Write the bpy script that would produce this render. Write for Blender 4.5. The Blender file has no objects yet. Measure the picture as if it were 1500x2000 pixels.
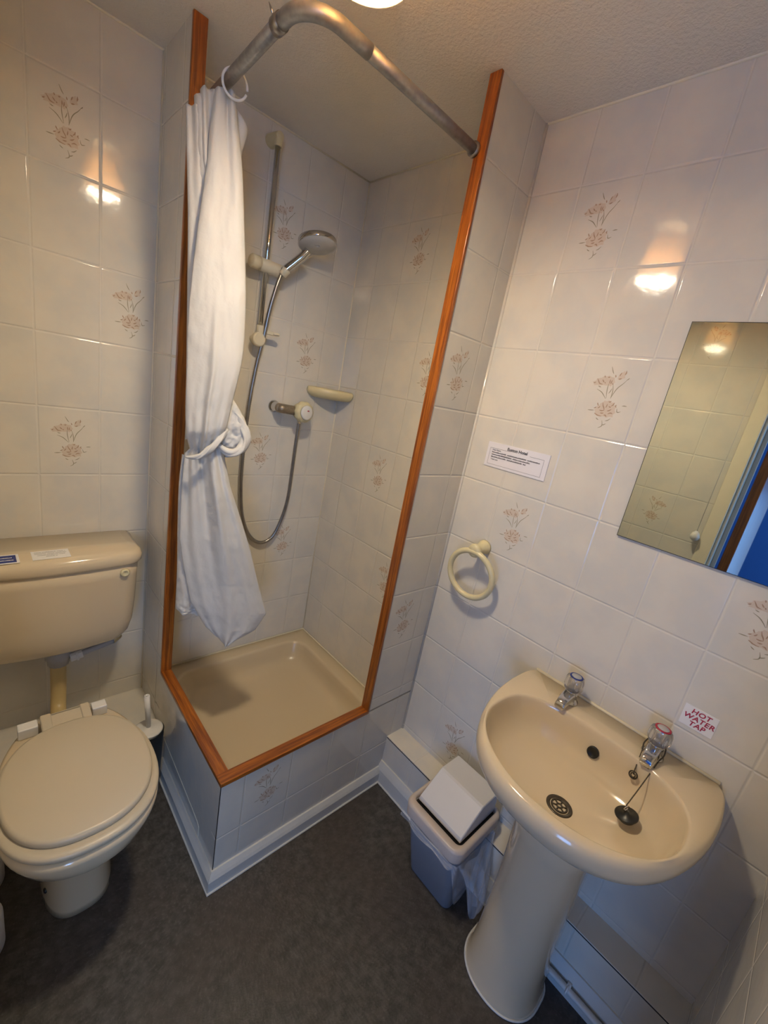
import bpy, bmesh, math, random
from mathutils import Vector, Matrix
from mathutils.noise import noise as pnoise
random.seed(7)
sc = bpy.context.scene
COL = sc.collection
PI = math.pi

# ------------------------------------------------------------------ camera
R = [[0.7265574, -0.6624168, 0.1825329], [-0.0532026, -0.3190931, -0.9462289], [0.6850429, 0.6777784, -0.2670817]]
cam = bpy.data.cameras.new('camera')
cam.sensor_fit = 'HORIZONTAL'; cam.sensor_width = 36; cam.lens = 826.03/1500*36
cam.clip_start = 0.01
camo = bpy.data.objects.new('camera', cam); COL.objects.link(camo)
mw = Matrix(((R[0][0], -R[1][0], -R[2][0], -0.4128), (R[0][1], -R[1][1], -R[2][1], -0.8087), (R[0][2], -R[1][2], -R[2][2], 1.43126), (0, 0, 0, 1)))
camo.matrix_world = mw
sc.camera = camo
# ------------------------------------------------------------------ view, world
sc.view_settings.view_transform = 'Standard'; sc.view_settings.look = 'None'
sc.view_settings.exposure = 0.0; sc.view_settings.gamma = 1; sc.view_settings.use_curve_mapping = False
w = bpy.data.worlds.new('world'); sc.world = w; w.use_nodes = True
w.node_tree.nodes['Background'].inputs[0].default_value = (0.35, 0.55, 1, 1)
w.node_tree.nodes['Background'].inputs[1].default_value = 0.02
# daylight through the window of the room beyond the doorway
LAMP = 268.0      # emission of the reflector bulb's face
DAY = 70.0      # first window
DAY_FILL = 30.0     # added low window, blue fill on the lower surfaces
al = bpy.data.lights.new('daylight', 'AREA'); al.shape = 'RECTANGLE'; al.size = 1.25; al.size_y = 1.2
al.energy = DAY; al.color = (0.24, 0.50, 1.0)
alo = bpy.data.objects.new('daylight', al); COL.objects.link(alo)
alo.location = (-1.6, -2.88, 1.45); alo.rotation_euler = (PI/2, 0, 0)
alo.rotation_euler = Vector((0, 1, 0)).to_track_quat('-Z', 'Z').to_euler()

al2 = bpy.data.lights.new('daylight_fill', 'AREA'); al2.shape = 'RECTANGLE'; al2.size = 1.15; al2.size_y = .7  # added blue fill light at the low window, for pedestal and bin
al2.energy = DAY_FILL; al2.color = (0.20, 0.45, 1.0)
alo2 = bpy.data.objects.new('daylight_fill', al2); COL.objects.link(alo2)
alo2.location = (-2.98, -1.6, .62); alo2.rotation_euler = Vector((1, 0, 0)).to_track_quat('-Z', 'Z').to_euler()

XS, YT, H, ZT = 0.734, 0.739, 2.19, 0.377
XL, YS = -0.57, -0.984
D = 0.03

# ------------------------------------------------------------------ materials
def mat(name):
    m = bpy.data.materials.new(name); m.use_nodes = True
    nt = m.node_tree; return m, nt, nt.nodes['Principled BSDF']
def N(nt, t, **k):
    n = nt.nodes.new(t)
    for a, b in k.items(): setattr(n, a, b)
    return n
def math_(nt, op, a, b=None, c=None):
    n = N(nt, 'ShaderNodeMath', operation=op)
    for i, v in enumerate((a, b, c)):
        if v is None: continue
        if isinstance(v, (int, float)): n.inputs[i].default_value = v
        else: nt.links.new(v, n.inputs[i])
    return n.outputs[0]
def mixc(nt, f, a, b):
    n = N(nt, 'ShaderNodeMix', data_type='RGBA')
    for i, v in ((0, f), (6, a), (7, b)):
        if isinstance(v, (int, float)): n.inputs[i].default_value = v
        elif isinstance(v, tuple): n.inputs[i].default_value = (*v, 1)
        else: nt.links.new(v, n.inputs[i])
    return n.outputs[2]
def noise(nt, scale, detail=3, vec=None, rough=.5):
    n = N(nt, 'ShaderNodeTexNoise'); n.inputs['Scale'].default_value = scale; n.inputs['Detail'].default_value = detail; n.inputs['Roughness'].default_value = rough
    if vec is None:
        g = N(nt, 'ShaderNodeNewGeometry'); vec = g.outputs['Position']
    nt.links.new(vec, n.inputs['Vector']); return n.outputs['Fac']
def ramp(nt, v, a, b):
    n = N(nt, 'ShaderNodeMapRange'); n.interpolation_type = 'SMOOTHSTEP'
    nt.links.new(v, n.inputs[0]); n.inputs[1].default_value = a; n.inputs[2].default_value = b
    return n.outputs[0]
def bump(nt, b, h, dist, strength=1.0):
    n = N(nt, 'ShaderNodeBump'); n.inputs['Distance'].default_value = dist; n.inputs['Strength'].default_value = strength
    nt.links.new(h, n.inputs['Height']); nt.links.new(n.outputs[0], b.inputs['Normal'])
def simple(name, col, rough=.4, metal=0., var=.06, scale=30, bmp=0, coat=0, spec=.5, bscale=None):
    m, nt, b = mat(name)
    f = noise(nt, scale)
    lo = tuple(c*(1-var) for c in col); hi = tuple(min(1, c*(1+var)) for c in col)
    nt.links.new(mixc(nt, f, lo, hi), b.inputs['Base Color'])
    b.inputs['Roughness'].default_value = rough; b.inputs['Metallic'].default_value = metal
    b.inputs['Coat Weight'].default_value = coat; b.inputs['Coat Roughness'].default_value = .05
    b.inputs['Specular IOR Level'].default_value = spec
    if bmp: bump(nt, b, noise(nt, bscale or scale*4), bmp)
    return m
def tile_mat(name, ax, u0, z0=0.02, du=0.1495, dz=0.2, col=(.70, .67, .605), hor=False):
    """glazed wall tile: soft mottling, thin pale grout, slightly pillowed edges"""
    m, nt, b = mat(name)
    g = N(nt, 'ShaderNodeNewGeometry'); s = N(nt, 'ShaderNodeSeparateXYZ'); nt.links.new(g.outputs['Position'], s.inputs[0])
    u = math_(nt, 'DIVIDE', math_(nt, 'SUBTRACT', s.outputs[ax], u0), du)
    v = math_(nt, 'DIVIDE', math_(nt, 'SUBTRACT', s.outputs['Y' if hor else 'Z'], z0), dz)
    fu = math_(nt, 'FRACT', u); fv = math_(nt, 'FRACT', v)
    eu = math_(nt, 'MULTIPLY', math_(nt, 'MINIMUM', fu, math_(nt, 'SUBTRACT', 1., fu)), du)
    ev = math_(nt, 'MULTIPLY', math_(nt, 'MINIMUM', fv, math_(nt, 'SUBTRACT', 1., fv)), dz)
    e = math_(nt, 'MINIMUM', eu, ev)
    # per tile shift of tone
    cmb = N(nt, 'ShaderNodeCombineXYZ')
    nt.links.new(math_(nt, 'FLOOR', u), cmb.inputs[0]); nt.links.new(math_(nt, 'FLOOR', v), cmb.inputs[1])
    wn = N(nt, 'ShaderNodeTexWhiteNoise'); nt.links.new(cmb.outputs[0], wn.inputs['Vector'])
    n1 = noise(nt, 9, 4); n2 = noise(nt, 34, 4)
    base = mixc(nt, ramp(nt, n1, .35, .65), tuple(c*k for c, k in zip(col, (.95, .955, .97))), tuple(min(1, c*k) for c, k in zip(col, (1.05, 1.03, 1.0))))
    base = mixc(nt, math_(nt, 'MULTIPLY', ramp(nt, n2, .45, .7), .35), base, tuple(c*k for c, k in zip(col, (1.06, .99, .93))))
    base = mixc(nt, math_(nt, 'MULTIPLY', wn.outputs['Value'], .10), base, tuple(c*.86 for c in col))
    gm = ramp(nt, e, .0010, .0019)
    c = mixc(nt, gm, (.70, .66, .585), base)
    nt.links.new(c, b.inputs['Base Color'])
    rr = N(nt, 'ShaderNodeMapRange'); nt.links.new(gm, rr.inputs[0]); rr.inputs[3].default_value = .6; rr.inputs[4].default_value = .08
    nt.links.new(rr.outputs[0], b.inputs['Roughness'])
    hh = math_(nt, 'ADD', math_(nt, 'ADD', math_(nt, 'MULTIPLY', ramp(nt, e, 0, .0045), 1.0), math_(nt, 'MULTIPLY', noise(nt, 14, 2), .55)), math_(nt, 'MULTIPLY', noise(nt, 55, 2), .12))
    bump(nt, b, hh, .0011)
    b.inputs['Specular IOR Level'].default_value = .5
    return m
def wood_mat(name, axis):
    m, nt, b = mat(name)
    g = N(nt, 'ShaderNodeNewGeometry'); mp = N(nt, 'ShaderNodeMapping'); nt.links.new(g.outputs['Position'], mp.inputs[0])
    s = [140, 140, 140]; s['XYZ'.index(axis)] = 5
    mp.inputs['Scale'].default_value = s
    f = noise(nt, 1.0, 5, mp.outputs[0], .6)
    s2 = N(nt, 'ShaderNodeMapping'); nt.links.new(g.outputs['Position'], s2.inputs[0])
    q = [500, 500, 500]; q['XYZ'.index(axis)] = 18; s2.inputs['Scale'].default_value = q
    f2 = noise(nt, 1.0, 3, s2.outputs[0])
    c = mixc(nt, ramp(nt, f, .3, .7), (.17, .04, .005), (.45, .135, .013))
    c = mixc(nt, math_(nt, 'MULTIPLY', ramp(nt, f2, .5, .7), .55), c, (.13, .034, .007))
    nt.links.new(c, b.inputs['Base Color']); b.inputs['Roughness'].default_value = .32
    b.inputs['Coat Weight'].default_value = .3; b.inputs['Coat Roughness'].default_value = .15
    bump(nt, b, f2, .0004)
    return m
M = {}
M['tileBL'] = tile_mat('tile_toilet_wall', 'X', -.142)
M['tileBR'] = tile_mat('tile_shower_back', 'X', .472)
M['tileRF'] = tile_mat('tile_basin_wall', 'Y', -.146)
M['tileRB'] = tile_mat('tile_shower_side', 'Y', .323)
M['tileF'] = tile_mat('tile_shower_front', 'X', .0705)
M['tileFlow'] = tile_mat('tile_shower_plinth', 'X', .0705, z0=-.02)
M['tilePL'] = tile_mat('tile_partition', 'Y', .12, z0=.02)
M['tilePLlow'] = tile_mat('tile_plinth_left', 'Y', 3.0, z0=-.5, du=9, dz=9)
M['tileS'] = tile_mat('tile_side', 'X', -.1)
M['tileL'] = tile_mat('tile_left', 'Y', -.49)
M['tileBox'] = tile_mat('tile_boxing', 'Y', -.138, z0=.0)
M['tileBoxTop'] = tile_mat('tile_boxing_top', 'Y', -.138, z0=.0, dz=5)
M['tileLedge'] = tile_mat('tile_ledge', 'X', -.13, z0=.739, dz=.2, hor=True)
M['woodX'] = wood_mat('wood_x', 'X'); M['woodY'] = wood_mat('wood_y', 'Y'); M['woodZ'] = wood_mat('wood_z', 'Z')
M['cer'] = simple('beige_ceramic', (.68, .565, .395), .12, var=.02, scale=6, coat=.4)
M['acr'] = simple('beige_tray', (.63, .52, .355), .25, var=.02, scale=6)
M['seat'] = simple('beige_plastic', (.58, .505, .38), .36, var=.03, scale=8)
M['cream'] = simple('cream_plastic', (.70, .62, .38), .3, var=.05, scale=40)
M['creampale'] = simple('pale_cream_plastic', (.72, .64, .47), .35, var=.05, scale=40)
M['aged'] = simple('yellowed_plastic_pipe', (.62, .47, .22), .3, var=.08, scale=20)
M['white'] = simple('white_plastic', (.75, .74, .72), .35, var=.04)
M['grey'] = simple('grey_plastic', (.42, .42, .44), .4, var=.08)
M['sprayf'] = simple('spray_plate', (.60, .58, .56), .4, var=.03)
M['paint'] = simple('white_gloss_paint', (.62, .62, .60), .3, var=.06, scale=18, bmp=.0004)
M['wpaint'] = simple('cream_paint', (.84, .77, .60), .4, var=.04)
M['chrome'] = simple('chrome', (.62, .61, .60), .08, 1, var=.05, scale=60)
M['chromedull'] = simple('dull_steel', (.36, .345, .33), .3, 1, var=.25, scale=45, bmp=.0003)
M['dark'] = simple('dark_rubber_and_shade', (.012, .012, .012), .35, var=.2)  # plug rubber; also stands in for shade in bin and overflow
M['darkmetal'] = simple('dark_bronze', (.10, .085, .065), .3, .8, var=.2)
M['dirtychrome'] = simple('limescaled_chrome', (.33, .27, .20), .4, .7, var=.35, scale=150)
M['alu'] = simple('rail_aluminium', (.36, .36, .36), .42, .75, var=.35, scale=90)
M['binbody'] = simple('grey_bin_plastic', (.25, .265, .30), .35, var=.04)
M['binlid'] = simple('beige_bin_lid', (.58, .50, .44), .4, var=.03)
M['binflap'] = simple('white_bin_flap', (.66, .64, .62), .38, var=.02)
M['paper'] = simple('white_paper', (.80, .77, .80), .6, var=.02)
M['paperw'] = simple('white_sticker', (.82, .80, .78), .5, var=.03)
M['ink'] = simple('black_ink', (.03, .03, .035), .6)
M['inkg'] = simple('grey_ink', (.22, .22, .22), .6)
M['red'] = simple('red_ink', (.42, .02, .05), .5)
M['blue'] = simple('blue_sticker', (.015, .035, .22), .4)
M['roll'] = simple('toilet_tissue', (.78, .78, .80), .8, bmp=.0005, scale=60)
M['bluewall'] = simple('blue_wall_paint', (.06, .16, .42), .7)
M['carpet'] = simple('brown_carpet', (.10, .07, .05), .95, var=.3, scale=200)
M['plaster'] = simple('pale_plaster', (.6, .6, .62), .8)
# flower print
M['fl_peach'] = simple('print_peach', (.655, .555, .455), .15, var=.05, scale=120)
M['fl_brown'] = simple('print_brown', (.42, .29, .20), .15, var=.12, scale=120)
M['fl_green'] = simple('print_green', (.33, .30, .21), .15, var=.12, scale=120)
# ceiling
m, nt, b = mat('ceiling_paint'); M['ceil'] = m
nt.links.new(mixc(nt, noise(nt, 12), (.80, .765, .71), (.85, .81, .755)), b.inputs['Base Color']); b.inputs['Roughness'].default_value = .75
bump(nt, b, noise(nt, 110, 4, rough=.65), .0035)
# vinyl floor
m, nt, b = mat('dark_vinyl'); M['floor'] = m
f1 = noise(nt, 38, 8, rough=.75); f2 = noise(nt, 3.5, 3); f3 = noise(nt, 150, 3)
c = mixc(nt, ramp(nt, f1, .32, .72), (.030, .027, .024), (.098, .090, .080))
c = mixc(nt, math_(nt, 'MULTIPLY', ramp(nt, f2, .4, .65), .5), c, (.062, .045, .038))
c = mixc(nt, math_(nt, 'MULTIPLY', ramp(nt, f3, .55, .75), .3), c, (.17, .16, .145))
nt.links.new(c, b.inputs['Base Color']); b.inputs['Roughness'].default_value = .5; bump(nt, b, f3, .0006)
# mirror
m, nt, b = mat('mirror_glass'); M['mirror'] = m
nt.links.new(mixc(nt, noise(nt, 5), (.62, .66, .60), (.65, .69, .63)), b.inputs['Base Color']); b.inputs['Metallic'].default_value = 1; b.inputs['Roughness'].default_value = .015
# curtain cloth
m, nt, b = mat('curtain_cloth'); M['cloth'] = m
nt.links.new(mixc(nt, noise(nt, 18), (.70, .68, .65), (.76, .745, .715)), b.inputs['Base Color']); b.inputs['Roughness'].default_value = .62
b.inputs['Sheen Weight'].default_value = .15
tr = N(nt, 'ShaderNodeBsdfTranslucent'); tr.inputs[0].default_value = (.85, .80, .70, 1)
mx = N(nt, 'ShaderNodeMixShader'); mx.inputs[0].default_value = .22
out = nt.nodes['Material Output']
nt.links.new(b.outputs[0], mx.inputs[1]); nt.links.new(tr.outputs[0], mx.inputs[2]); nt.links.new(mx.outputs[0], out.inputs[0])
bump(nt, b, noise(nt, 45, 5, rough=.6), .0018)
# clear plastics
def clear(name, col, rough, ior=1.45, thin=False):
    m, nt, b = mat(name)
    nt.links.new(mixc(nt, noise(nt, 30), tuple(c*.96 for c in col), col), b.inputs['Base Color'])
    b.inputs['Roughness'].default_value = rough; b.inputs['IOR'].default_value = ior
    if thin: b.inputs['Alpha'].default_value = thin
    else: b.inputs['Transmission Weight'].default_value = .86
    return m
M['acrylic'] = clear('clear_acrylic', (1, .98, .95), .10)
M['liner'] = clear('thin_liner', (.75, .77, .82), .2, thin=.30)
# lamp
m, nt, b = mat('bulb_glow'); M['bulb'] = m
b.inputs['Base Color'].default_value = (1, .9, .75, 1); b.inputs['Emission Color'].default_value = (1, .835, .60, 1); b.inputs['Emission Strength'].default_value = LAMP
m, nt, b = mat('bulb_side'); M['bulbside'] = m
b.inputs['Base Color'].default_value = (1, .9, .75, 1); b.inputs['Emission Color'].default_value = (1, .84, .60, 1); b.inputs['Emission Strength'].default_value = 340
m, nt, b = mat('amber_shade'); M['shade'] = m
nt.links.new(mixc(nt, noise(nt, 30), (.80, .58, .32), (.86, .63, .36)), b.inputs['Base Color']); b.inputs['Roughness'].default_value = .4
tr = N(nt, 'ShaderNodeBsdfTranslucent'); tr.inputs[0].default_value = (.95, .76, .50, 1)
mx = N(nt, 'ShaderNodeMixShader'); mx.inputs[0].default_value = .6; out = nt.nodes['Material Output']
nt.links.new(b.outputs[0], mx.inputs[1]); nt.links.new(tr.outputs[0], mx.inputs[2]); nt.links.new(mx.outputs[0], out.inputs[0])

# ------------------------------------------------------------------ helpers
def obj(name, bm, mats, parent=None, smooth=True, bevel=0, seg=3, sub=0, solid=0, label=None, angle=None):
    me = bpy.data.meshes.new(name)
    bmesh.ops.recalc_face_normals(bm, faces=bm.faces)
    bm.to_mesh(me); bm.free()
    if not isinstance(mats, (list, tuple)): mats = [mats]
    for q in mats: me.materials.append(M[q])
    if smooth:
        for p in me.polygons: p.use_smooth = True
    o = bpy.data.objects.new(name, me); COL.objects.link(o)
    if parent is not None: o.parent = parent
    if solid:
        md = o.modifiers.new('solid', 'SOLIDIFY'); md.thickness = solid; md.offset = 0
    if bevel:
        md = o.modifiers.new('bevel', 'BEVEL'); md.width = bevel; md.segments = seg; md.limit_method = 'ANGLE'; md.angle_limit = math.radians(angle or 35); md.harden_normals = True
    if sub:
        md = o.modifiers.new('sub', 'SUBSURF'); md.levels = sub; md.render_levels = sub
    if label: o['label'] = label
    return o
def BM(): return bmesh.new()
def box(bm, x0, x1, y0, y1, z0, z1, mi=0):
    v = [bm.verts.new(p) for p in ((x0, y0, z0), (x1, y0, z0), (x1, y1, z0), (x0, y1, z0), (x0, y0, z1), (x1, y0, z1), (x1, y1, z1), (x0, y1, z1))]
    fs = []
    for q in ((3, 2, 1, 0), (4, 5, 6, 7), (0, 1, 5, 4), (1, 2, 6, 5), (2, 3, 7, 6), (3, 0, 4, 7)):
        f = bm.faces.new([v[i] for i in q]); f.material_index = mi; fs.append(f)
    return fs
def loft(bm, rings, cap0=True, cap1=True, closed=True, mi=0):
    rv = [[bm.verts.new(p) for p in r] for r in rings]
    n = len(rv[0])
    for a, b in zip(rv, rv[1:]):
        for i in range(n if closed else n-1):
            f = bm.faces.new((a[i], a[(i+1) % n], b[(i+1) % n], b[i])); f.material_index = mi
    if cap0: bm.faces.new(rv[0][::-1]).material_index = mi
    if cap1: bm.faces.new(rv[-1]).material_index = mi
    return rv
def frame(d):
    d = Vector(d).normalized(); a = Vector((0, 0, 1)) if abs(d.z) < .9 else Vector((1, 0, 0))
    u = d.cross(a).normalized(); return u, d.cross(u).normalized()
def cyl(bm, p0, p1, r0, r1=None, seg=24, cap=True, mi=0):
    r1 = r0 if r1 is None else r1
    p0, p1 = Vector(p0), Vector(p1); u, v = frame(p1-p0)
    return loft(bm, [[p+(u*math.cos(2*PI*i/seg)+v*math.sin(2*PI*i/seg))*r for i in range(seg)] for p, r in ((p0, r0), (p1, r1))], cap, cap, mi=mi)
def lathe(bm, p0, d, prof, seg=28, cap0=True, cap1=True, mi=0, lobes=0, amp=0):
    """prof: (distance along d, radius)"""
    p0 = Vector(p0); d = Vector(d).normalized(); u, v = frame(d)
    rs = []
    for t, r in prof:
        rs.append([p0+d*t+(u*math.cos(2*PI*i/seg)+v*math.sin(2*PI*i/seg))*(r*(1+(amp*math.cos(lobes*2*PI*i/seg) if lobes else 0))) for i in range(seg)])
    return loft(bm, rs, cap0, cap1, mi=mi)
def spline(pts, n=10):
    P = [Vector(p) for p in pts]; out = []
    Q = [P[0]*2-P[1]]+P+[P[-1]*2-P[-2]]
    for i in range(1, len(Q)-2):
        for k in range(n):
            t = k/n
            a, b, c, d = Q[i-1], Q[i], Q[i+1], Q[i+2]
            out.append(.5*((2*b)+(c-a)*t+(2*a-5*b+4*c-d)*t*t+(3*b-a-3*c+d)*t**3))
    out.append(P[-1]); return out
def tube(bm, pts, r, seg=12, cap=True, ribs=0, mi=0):
    P = [Vector(p) for p in pts]; rings = []
    u = None
    for i, p in enumerate(P):
        d = (P[min(i+1, len(P)-1)]-P[max(i-1, 0)]).normalized()
        if u is None: u, v = frame(d)
        u = (u-d*u.dot(d)).normalized(); v = d.cross(u)
        rr = r[i] if isinstance(r, (list, tuple)) else r
        if ribs: rr *= 1-(.14 if i % 2 else 0)
        rings.append([p+(u*math.cos(2*PI*k/seg)+v*math.sin(2*PI*k/seg))*rr for k in range(seg)])
    return loft(bm, rings, cap, cap, mi=mi)
def torus(bm, c, nrm, R_, r, seg=48, s2=14, mi=0, a0=0, a1=2*PI):
    c = Vector(c); u, v = frame(nrm); full = abs(a1-a0-2*PI) < 1e-6
    pts = [c+(u*math.cos(a0+(a1-a0)*i/seg)+v*math.sin(a0+(a1-a0)*i/seg))*R_ for i in range(seg+(0 if full else 1))]
    if not full: return tube(bm, pts, r, s2, mi=mi)
    nrm = Vector(nrm).normalized(); rings = []
    for i, p in enumerate(pts):
        d = (p-c).normalized()
        rings.append([bm.verts.new(p+(d*math.cos(2*PI*k/s2)+nrm*math.sin(2*PI*k/s2))*r) for k in range(s2)])
    for i in range(seg):
        a, b = rings[i], rings[(i+1) % seg]
        for k in range(s2):
            bm.faces.new((a[k], a[(k+1) % s2], b[(k+1) % s2], b[k])).material_index = mi
def rrect(cx, cy, hx, hy, r, z, n=6):
    pts = []
    for sx, sy, a in ((1, 1, 0), (-1, 1, 90), (-1, -1, 180), (1, -1, 270)):
        for k in range(n+1):
            t = math.radians(a+90*k/n)
            pts.append((cx+sx*(hx-r)+r*math.cos(t), cy+sy*(hy-r)+r*math.sin(t), z))
    return pts
def thing(name, label, cat, loc=(0, 0, 0), group=None):
    o = bpy.data.objects.new(name, None); COL.objects.link(o); o.location = loc; o.empty_display_size = .05
    o['label'] = label; o['category'] = cat
    if group: o['group'] = group
    return o
def part(name, bm, mats, root, **k):
    """bm in world coordinates, parented to root with its location taken off"""
    off = Vector((0, 0, 0)); r = root
    while r is not None: off += r.location; r = r.parent
    bmesh.ops.translate(bm, verts=bm.verts, vec=-off)
    return obj(name, bm, mats, root, **k)
def tag(o, label, cat, group=None):
    o['label'] = label; o['category'] = cat
    if group: o['group'] = group
    return o
def struct(name, bm, mats, **k):
    o = obj(name, bm, mats, **dict(dict(smooth=False), **k)); o['kind'] = 'structure'; return o
def text_bm(s, size, xform, extr=.0002, shear=0, font=None, align='CENTER', offset=0, spacing=1.0):
    cu = bpy.data.curves.new('t', 'FONT'); cu.body = s; cu.size = size; cu.extrude = extr; cu.shear = shear; cu.align_x = align; cu.align_y = 'CENTER'; cu.resolution_u = 3; cu.offset = offset; cu.space_character = spacing
    o = bpy.data.objects.new('t', cu); COL.objects.link(o)
    dg = bpy.context.evaluated_depsgraph_get(); me = bpy.data.meshes.new_from_object(o.evaluated_get(dg))
    bm = BM(); bm.from_mesh(me); bm.transform(xform)
    bpy.data.objects.remove(o); bpy.data.curves.remove(cu); bpy.data.meshes.remove(me)
    return bm
def join_bm(a, b):
    me = bpy.data.meshes.new('j'); b.to_mesh(me); b.free(); a.from_mesh(me); bpy.data.meshes.remove(me)

# flower print: strokes in millimetre-like units, u right as seen, v up
GREEN = [[(845, 885), (852, 820), (850, 750), (835, 660), (800, 560)], [(850, 870), (880, 780), (910, 700), (960, 620), (1050, 530), (1130, 430)], [(720, 900), (640, 820), (560, 760), (430, 710)],
         [(735, 890), (705, 760), (690, 640), (695, 560)], [(640, 190), (700, 290), (740, 340)], [(1190, 1012), (1250, 1005), (1310, 1008)], [(350, 1200), (430, 1198), (520, 1190)],
         [(810, 1390), (845, 1480), (830, 1530), (755, 1570)], [(830, 1500), (930, 1450)], [(890, 1390), (950, 1370), (1010, 1320)], [(630, 1350), (670, 1375), (710, 1390)], [(1090, 1080), (1120, 1160), (1205, 1140)],
         [(1105, 450), (1160, 400)], [(440, 640), (520, 655)], [(810, 660), (760, 780)]]
BROWN = [[(690, 990), (720, 1060), (760, 1110), (780, 1160)], [(660, 1170), (720, 1175), (780, 1160)], [(860, 1165), (910, 1150), (960, 1115)], [(830, 955), (870, 960), (895, 935)], [(985, 960), (970, 1010), (925, 1050)],
         [(1055, 1005), (1035, 1030), (1065, 1060)], [(550, 1250), (610, 1275), (650, 1290), (760, 1300)], [(805, 1265), (850, 1265), (890, 1300)], [(555, 1010), (570, 1040), (600, 1075)], [(500, 1140), (560, 1110)],
         [(365, 480), (400, 520), (440, 570), (480, 585), (535, 590)], [(575, 540), (600, 565)], [(285, 585), (340, 555)], [(620, 425), (670, 415)], [(530, 395), (545, 440)], [(795, 360), (815, 415)], [(775, 545), (805, 575)],
         [(935, 300), (915, 340), (900, 380)], [(1035, 250), (1040, 300), (1025, 345)], [(900, 445), (930, 440), (975, 425)], [(500, 490), (560, 545)], [(700, 470), (700, 560)], [(750, 480), (735, 570)], [(600, 1130), (650, 1080)], [(820, 1010), (800, 1100)], [(900, 1230), (960, 1200), (1020, 1210)], [(700, 1230), (790, 1220)], [(870, 1060), (930, 1075)]]
PEACH = [[(560, 1280), (525, 1180), (560, 1080), (640, 1010), (720, 940), (840, 925), (980, 965), (1065, 1045), (1085, 1180), (1050, 1285), (900, 1315), (700, 1315)],
         [(250, 560), (340, 480), (520, 405), (640, 385), (790, 420), (840, 520), (760, 620), (640, 610), (440, 630), (300, 630)], [(870, 440), (900, 330), (1000, 250), (1075, 285), (1050, 410), (930, 455)]]
def flower(bm, org, uax, first):
    """adds the print flush on a wall tile centred at org; first = index of its first material"""
    org = Vector(org); uax = Vector(uax); vax = Vector((0, 0, 1)); nr = uax.cross(vax)
    def P(q, h): return org+uax*((q[0]-762)*.0000929)+vax*((885-q[1])*.000108)+nr*h
    for pl in PEACH:
        n = len(pl); pts = []
        for i in range(n):
            a, b = Vector((*pl[i], 0)), Vector((*pl[(i+1) % n], 0)); pts.append(a)
            mid = (a+b)/2; cen = Vector((760, 1130 if pl is PEACH[0] else 500, 0)); pts.append(mid+(cen-mid)*.10)
        bm.faces.new([bm.verts.new(P(q, .00012)) for q in pts]).material_index = first
    for L, mi, w, h in ((GREEN, first+2, 9, .0002), (BROWN, first+1, 12, .00025)):
        for s in L:
            if len(s) == 2: s = [s[0], ((s[0][0]+s[1][0])/2+4, (s[0][1]+s[1][1])/2+4), s[1]]
            sp = spline([(a, b, 0) for a, b in s], 4); l, r = [], []
            for i, p in enumerate(sp):
                d = (sp[min(i+1, len(sp)-1)]-sp[max(i-1, 0)]).normalized(); q = Vector((-d.y, d.x, 0))*w*(.35+.75*math.sin(PI*min(.98, max(.05, i/(len(sp)-1)))))
                l.append(bm.verts.new(P(p+q, h))); r.append(bm.verts.new(P(p-q, h)))
            for i in range(len(sp)-1): bm.faces.new((l[i], l[i+1], r[i+1], r[i])).material_index = mi
FM = ['fl_peach', 'fl_brown', 'fl_green']

# ------------------------------------------------------------------ room shell
T = .10
bm = BM(); box(bm, XL-.1, XS+T, -1.4, YT+T, -.05, 0); struct('floor', bm, 'floor')
bm = BM(); box(bm, XL-.1, XS+T, -1.4, YT+T, H, H+.05); struct('ceiling', bm, 'ceil')
bm = BM(); box(bm, XL-.1, 0, YT, YT+T, 0, H); box(bm, 0, XS+T, YT, YT+T, 0, H, 1)
for c in ((-.217, 1.92), (-.0675, 1.52), (-.217, 1.12)): flower(bm, (c[0], YT, c[1]), (1, 0, 0), 2)
for c in ((.397, 1.92), (.547, 1.52), (.397, 1.12), (.547, .72)): flower(bm, (c[0], YT, c[1]), (1, 0, 0), 2)
struct('wall_back', bm, ['tileBL', 'tileBR']+FM)
bm = BM(); box(bm, XS, XS+T, YS-T, 0, 0, H); box(bm, XS, XS+T, 0, YT, 0, H, 1)
for c in ((-.221, 1.92), (-.370, 1.52), (-.221, 1.12), (-.819, 1.12), (-.221, .32)): flower(bm, (XS, c[0], c[1]), (0, -1, 0), 2)
for c in ((.398, 1.92), (.248, 1.52), (.398, 1.12), (.248, .72)): flower(bm, (XS, c[0], c[1]), (0, -1, 0), 2)
struct('wall_right', bm, ['tileRF', 'tileRB']+FM)
bm = BM(); box(bm, 0, XS, YS-T, YS, 0, H); box(bm, -.0, .1, -1.4, YS-T, 0, H); box(bm, XL-.1, -.0, -1.4, -1.3, 0, H)
struct('wall_front', bm, 'tileS')
# left wall with the doorway
DY0, DY1, DZ = -.541, -1.24, 2.0
bm = BM(); box(bm, XL-.1, XL, DY0, YT, 0, H); box(bm, XL-.1, XL, -1.3, DY1, 0, H); box(bm, XL-.1, XL, DY1, DY0, DZ, H)
def fl2(c):
    flower(bm, (XL, c[0], c[1]), (0, 1, 0), 1)
fl2((-.265, 1.12)); fl2((.034, 1.52)); fl2((-.265, 1.92)); fl2((.333, 1.12))
struct('wall_left', bm, ['tileL']+FM)
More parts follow.
